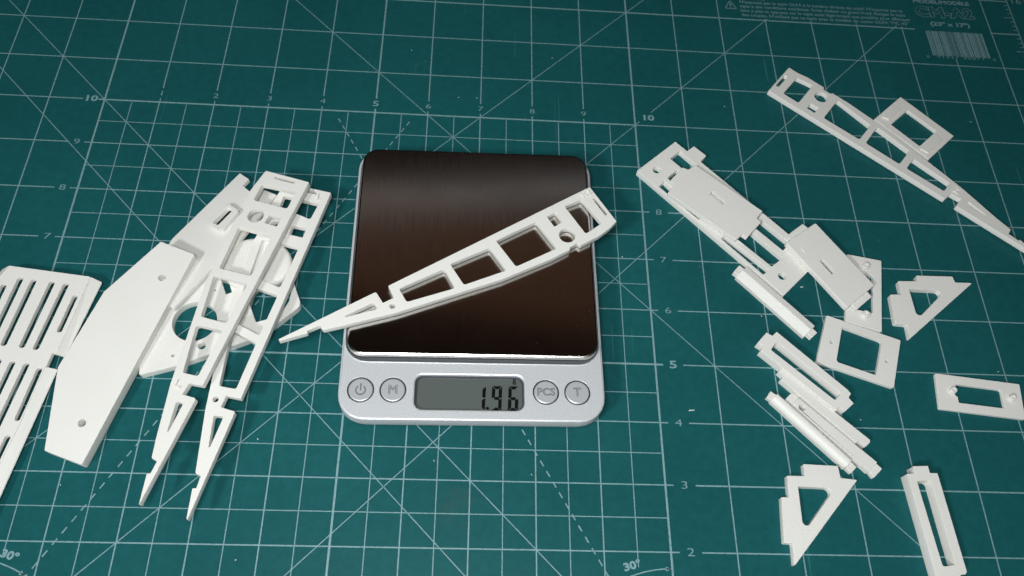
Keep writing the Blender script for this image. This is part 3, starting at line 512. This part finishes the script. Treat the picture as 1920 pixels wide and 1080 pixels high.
  {'n': 'frame_body', 'o': [0, 0, 2.2], 'm': [[1, 0, 0], [0, 1, 0], [0, 0, 1]], 'out': [[393.12, 279.01, 0.35], [415.28, 255.07, 0.35], [398.89, 239.96, 0.35], [375.92, 263.38, 0.35]], 'h': [[[394.88, 270.48, 0.35], [406.93, 257.67, 0.35], [395.78, 247.62, 0.35], [383.99, 260.51, 0.35]]], 'th': 2.1, 'bev': 0.13, 'mat': 'pla'},
  {'n': 'pad', 'o': [0, 0, 2.9], 'm': [[1, 0, 0], [0, 1, 0], [0, 0, 1]], 'out': [[388.26, 272.44, 0.35], [390.73, 269.91, 0.35], [383.61, 263.28, 0.35], [379.84, 264.9, 0.35]], 'h': [], 'th': 0.75, 'bev': 0.078, 'mat': 'pla'},
  {'n': 'pad', 'o': [0, 0, 2.9], 'm': [[1, 0, 0], [0, 1, 0], [0, 0, 1]], 'out': [[405.63, 254.99, 0.35], [408.06, 251.28, 0.35], [399.23, 243.19, 0.35], [395.45, 245.85, 0.35]], 'h': [], 'th': 0.75, 'bev': 0.078, 'mat': 'pla'},
 ]},
]
def rr_loop(x0, x1, y0, y1, r): return fillet([(x0, y0, r), (x1, y0, r), (x1, y1, r), (x0, y1, r)])
def build_part(p, parent, base):
    off = Matrix.Translation((0, 0, 0))
    mat = p.get('mat')
    if 'out' in p:
        me = plate_mesh(p['n'], fillet(p['out']), [loop_of(h) for h in p['h']], p['th'], p['bev'], hb=p.get('hb'), bev_bottom=p.get('bb', 0.0))
        return link(p['n'], me, mat, parent, frame(p['o'], p['m']))
    if 'text' in p:
        me = text_mesh(p['n'], p['text'], p['size'], extrude=p['th'], offset=.08)
        return link(p['n'], me, mat, parent, frame(p['o'], p['m']) @ Matrix.Translation((p['at'][0] * MM, p['at'][1] * MM, 0)) @ Matrix.Rotation(p['ang'], 4, 'Z'))
    if 'dome' in p:
        cx, cy, z0, rx, ry, h = p['dome']; n = 48; V = []; F = []
        prof = [(1.0, 0), (1.0, .28), (.985, .55), (.95, .78), (.88, .93), (.76, 1.0), (.5, 1.0)]
        for k, z in prof:
            V += [(rx * k * math.cos(2 * math.pi * i / n), ry * k * math.sin(2 * math.pi * i / n), z * h) for i in range(n)]
        for r in range(len(prof) - 1):
            for i in range(n): F.append((r * n + i, r * n + (i + 1) % n, (r + 1) * n + (i + 1) % n, (r + 1) * n + i))
        F.append(tuple(range(n - 1, -1, -1))); F.append(tuple(range((len(prof) - 1) * n, len(prof) * n)))
        return link(p['n'], mesh_from(p['n'], V, F, 60), mat, parent, Matrix.Translation((cx * MM, cy * MM, z0 * MM)))
    if 'quad' in p:
        q = [Vector(a) for a in p['quad']]; nrm = (q[1] - q[0]).cross(q[3] - q[0]).normalized()
        if nrm.z < 0: nrm = -nrm
        c = sum(q, Vector()) / 4; V = [a - c for a in q] + [a - c - nrm * p['th'] for a in q]
        F = [(0, 1, 2, 3), (7, 6, 5, 4)] + [(i, 4 + i, 4 + (i + 1) % 4, (i + 1) % 4) for i in range(4)]
        return link(p['n'], bevel_mesh(mesh_from(p['n'], V, F), .25), mat, parent, Matrix.Translation(c * MM))
    if 'bar' in p:
        a, b = (Vector(v) for v in p['bar']); d = (b - a).normalized(); side = Vector((-d.y, d.x, 0)); L = (b - a).length
        s = p['sect']; n = len(s)
        V = [(0, x, z) for x, z in s] + [(L, x, z) for x, z in s]
        F = [(i, (i + 1) % n, n + (i + 1) % n, n + i) for i in range(n)] + [tuple(range(n)), tuple(range(2 * n - 1, n - 1, -1))]
        me = bevel_mesh(mesh_from(p['n'], V, F), .14, 1, 20)
        me.polygons.foreach_set('use_smooth', [True] * len(me.polygons)); me.set_sharp_from_angle(angle=math.radians(17.5))
        return link(p['n'], me, mat, parent, Matrix(((d.x * 1, side.x, 0, a.x * MM), (d.y, side.y, 0, a.y * MM), (0, 0, 1, 0), (0, 0, 0, 1))))
    if 'tube' in p:
        cx, cy, z0, z1, r, ri = p['tube']
        o = link(p['n'], plate_mesh(p['n'], loop_of(['c', 0, 0, r]), [loop_of(['c', 0, 0, ri])], z1 - z0, .2), mat, parent, Matrix.Translation((cx * MM, cy * MM, z1 * MM)))
        link('bore_floor', plate_mesh('bore_floor', loop_of(['c', 0, 0, ri + .05]), [], .3, .05), mat, o, Matrix.Translation((cx * MM, cy * MM, (z1 - 1.1) * MM)))
        return o
def bounds_base(p):
    if 'out' in p:
        n = len(p['out']); c = Vector((sum(q[0] for q in p['out']) / n, sum(q[1] for q in p['out']) / n, -p['th']))
        w = frame(p['o'], p['m']) @ (c * MM); return w
    if 'dome' in p: return Vector(p['dome'][:3]) * MM
    if 'bar' in p: return (Vector(p['bar'][0]) + Vector(p['bar'][1])) * .5 * MM
for t in THINGS:
    ps = t['parts']
    if len(ps) == 1:
        o = build_part(ps[0], None, None); o.name = t['name']; o.data.name = t['name']
    else:
        o = link(t['name'], None, None, None, Matrix.Translation(bounds_base(ps[0])))
        o.empty_display_size = .01
        for p in ps: build_part(p, o, None)
    tag(o, t['label'], t['cat'], t.get('group'))

# ------------------------------------------------------------------ pocket scale
SC = Matrix.Translation((177 * MM, 159 * MM, 0)) @ Matrix.Rotation(math.radians(.85), 4, 'Z')
scale = link('pocket_scale', None, None, None, SC); scale.empty_display_size = .02
tag(scale, 'silver digital pocket scale with square steel platform and grey display', 'scale')
def sc(name, me, mat, z=0.0, x=0.0, y=0.0, parent=None):
    return link(name, me, mat, parent or scale, SC @ Matrix.Translation((x * MM, y * MM, z * MM)))
BTN = [(-43.4, -50.8), (-31.0, -50.7), (28.7, -50.75), (41.1, -50.7)]
LX0, LX1, LY0, LY1 = -22.6, 20.1, -58.4, -44.2
deck_holes = [rr_loop(-50.7, 50.7, -38.75, 62.7, 8.8), rr_loop(LX0, LX1, LY0, LY1, 3.2)] + [loop_of(['c', x, y, 5.2]) for x, y in BTN]
sc('upper_housing', plate_mesh('upper_housing', rr_loop(-52.0, 52.0, -62.9, 64.6, 10.5), deck_holes, 5.6, .75, 0, 0, .5, hb=[.7, .7, .12, .12, .12, .12]), 'silver', 12.0)
sc('lower_housing', plate_mesh('lower_housing', rr_loop(-51.2, 51.2, -62.2, 62.9, 10), [], 4.4, .45, 0, .5, .6), 'silver', 6.35)
for x, y in ((-42, -53), (42, -53), (-42, 53), (42, 53)): sc('foot', plate_mesh('foot', loop_of(['c', 0, 0, 4.5]), [], 2.0, .2), 'rubber', 2.0, x, y)
sc('tray_floor', plate_mesh('tray_floor', rr_loop(-51.2, 51.2, -39.3, 62.9, 8.8), [], 1.2, .1), 'tray', 9.6)
top = sc('platform', plate_mesh('platform', rr_loop(-49.9, 49.9, -37.75, 62.0, 6.8), [], 3.2, .8, 0, 0, .6), 'steel', 16.0)
uv = top.data.uv_layers.new(name='flat')
for lp in top.data.loops:
    co = top.data.vertices[lp.vertex_index].co; uv.data[lp.index].uv = (co.x * 10, co.y * 10)
sc('platform_post', plate_mesh('platform_post', rr_loop(-12, 12, 0, 24, 4), [], 2.7, .1), 'rubber', 12.9)
sc('tray_highlight_bead', plate_mesh('tray_highlight_bead', rr_loop(-51.35, 51.35, -39.45, 63.2, 9.2), [rr_loop(-50.8, 50.8, -38.85, 62.6, 8.8)], 1.2, .22), 'silver', 12.22)  # raised bead added so the tray edge catches a highlight
lcd = sc('display', plate_mesh('display', rr_loop(LX0 - .6, LX1 + .6, LY0 - .6, LY1 + .6, 3.2), [], 1.0, .1), 'lcd', 10.2)
sc('display_surround', plate_mesh('display_surround', rr_loop(LX0 - .5, LX1 + .5, LY0 - .5, LY1 + .5, 3.2), [rr_loop(LX0 + .75, LX1 - .75, LY0 + .2, LY1 - .75, 2.6)], .5, .05), 'dark_trim', 10.75)
def segs(chars):   # seven-segment bars on a 3.9 x 9.4 digit, slanted slightly
    w, h, t, gp = 4.0, 10.3, 1.32, .11
    m = h / 2; out = []
    P = {'a': [(gp + .1, h), (w - gp - .1, h), (w - t - gp, h - t), (t + gp, h - t)],
         'd': [(gp + .1, 0), (t + gp, t), (w - t - gp, t), (w - gp - .1, 0)],
         'f': [(0, h - gp - .1), (t, h - t - gp), (t, m + .45 + gp), (.35, m + gp), (0, m + .2 + gp)],
         'e': [(0, gp + .1), (0, m - .2 - gp), (.35, m - gp), (t, m - .45 - gp), (t, t + gp)],
         'g': [(t * .5 + gp, m), (t + gp, m + t / 2), (w - t - gp, m + t / 2), (w - t * .5 - gp, m), (w - t - gp, m - t / 2), (t + gp, m - t / 2)]}
    P['b'] = [(w - x, y) for x, y in P['f']]; P['c'] = [(w - x, y) for x, y in P['e']]
    V = []; F = []
    for c in chars:
        i = len(V); V += [(x + y * .045, y, 0) for x, y in P[c]]; F.append(tuple(range(i, i + len(P[c]))))
    return mesh_from('digit', V, F)
for s, x in (('bc', .75), ('abcdfg', 7.15), ('acdefg', 13.65)):
    me = segs(s)
    sc('digit', me, 'lcd_ink', 10.24, x, -58.15, lcd)
sc('decimal_point', plate_mesh('decimal_point', loop_of(['c', 0, 0, .62]), [], .02, 0.001), 'lcd_ink', 10.24, 5.75, -57.1, lcd)
sc('unit_letter', text_mesh('unit_letter', 'g', 3.3, offset=.05), 'lcd_ink', 10.24, 16.4, -45.35, lcd)
for i, (x, y) in enumerate(BTN):
    b = sc('button', plate_mesh('button', loop_of(['c', 0, 0, 4.72]), [], 3.0, .45), 'silver_dark', 11.95, x, y)
    sc('gap_shade_ring', plate_mesh('gap_shade_ring', loop_of(['c', 0, 0, 5.35]), [loop_of(['c', 0, 0, 4.75])], 1.0, .01), 'rubber', 11.45, x, y, b)  # dark ring added in place of the shade around each button
    if i == 0:
        n = 26; V = []; F = []
        for j in range(n + 1):
            a = math.radians(125 + 290 * j / n)
            for r in (1.55, 2.1): V.append((r * math.cos(a), r * math.sin(a) - .15, 0))
        for j in range(n): F.append((2 * j, 2 * j + 1, 2 * j + 3, 2 * j + 2))
        k = len(V); V += [(-.27, -.3, 0), (.27, -.3, 0), (.27, 2.7, 0), (-.27, 2.7, 0)]; F.append((k, k + 1, k + 2, k + 3))
        sc('power_icon', mesh_from('power_icon', V, F), 'groove', 11.965, x, y, b)
    else:
        sc('button_letter', text_mesh('button_letter', ('', 'M', 'PCS', 'T')[i], 5.0 if i != 2 else 4.3, outline=.12), 'groove', 11.965, x, y, b)

# ------------------------------------------------------------------ crumbs of plastic and dust lying on the mat
rng = random.Random(11); V = []; F = []
def crumb(x, y, s, k=1.0, z0=.06):
    i = len(V); a = rng.random() * 3.1 if s < .7 else .1
    for sx, sy, z in ((-1, -.6, .02), (1, -.5, .02), (.9, .6, .02), (-.8, .5, .02), (0, 0, .5)):
        u, v = sx * s, sy * s * k; V.append((x + u * math.cos(a) - v * math.sin(a), y + u * math.sin(a) + v * math.cos(a), z0 + z * s))
    F.extend([(i, i + 1, i + 4), (i + 1, i + 2, i + 4), (i + 2, i + 3, i + 4), (i + 3, i, i + 4)])
for x, y, s, k in [(323.4, 166.6, 0.8, 0.4), (267.5, 107.2, 1.3, 0.35), (142.0, 295.3, 0.3, 1), (213.7, 295.2, 0.4, 0.5), (166.9, 266.0, 0.3, 0.8), (175.8, 266.1, 0.3, 0.8), (95.3, 90.6, 0.3, 1), (26.1, 71.2, 0.25, 1), (94.1, 45.5, 0.3, 1), (163.6, 83.7, 0.4, 0.5), (201.6, 79.1, 0.4, 0.4), (243.1, 178.6, 0.35, 0.6), (300.4, 268.6, 0.3, 1), (428.4, 266.7, 0.3, 1), (403.8, 128.6, 0.3, 1), (398.0, 268.9, 0.45, 0.7), (302.9, 151.4, 0.35, 0.8), (338.1, 105.1, 0.35, 0.7)]: crumb(x, y, s, k)
for x, y in ((222, 139), (224.5, 143), (225.5, 141.5), (219.5, 136), (203, 128)): crumb(x, y, .10, .8, 16.0)
for _ in range(26): crumb(rng.uniform(-40, 440), rng.uniform(45, 330), rng.uniform(.06, .14), .8)
crumbs = link('plastic_crumbs', mesh_from('plastic_crumbs', V, F), 'crumb')
tag(crumbs, 'tiny white plastic crumbs scattered over the mat', 'crumbs', None, 'stuff')
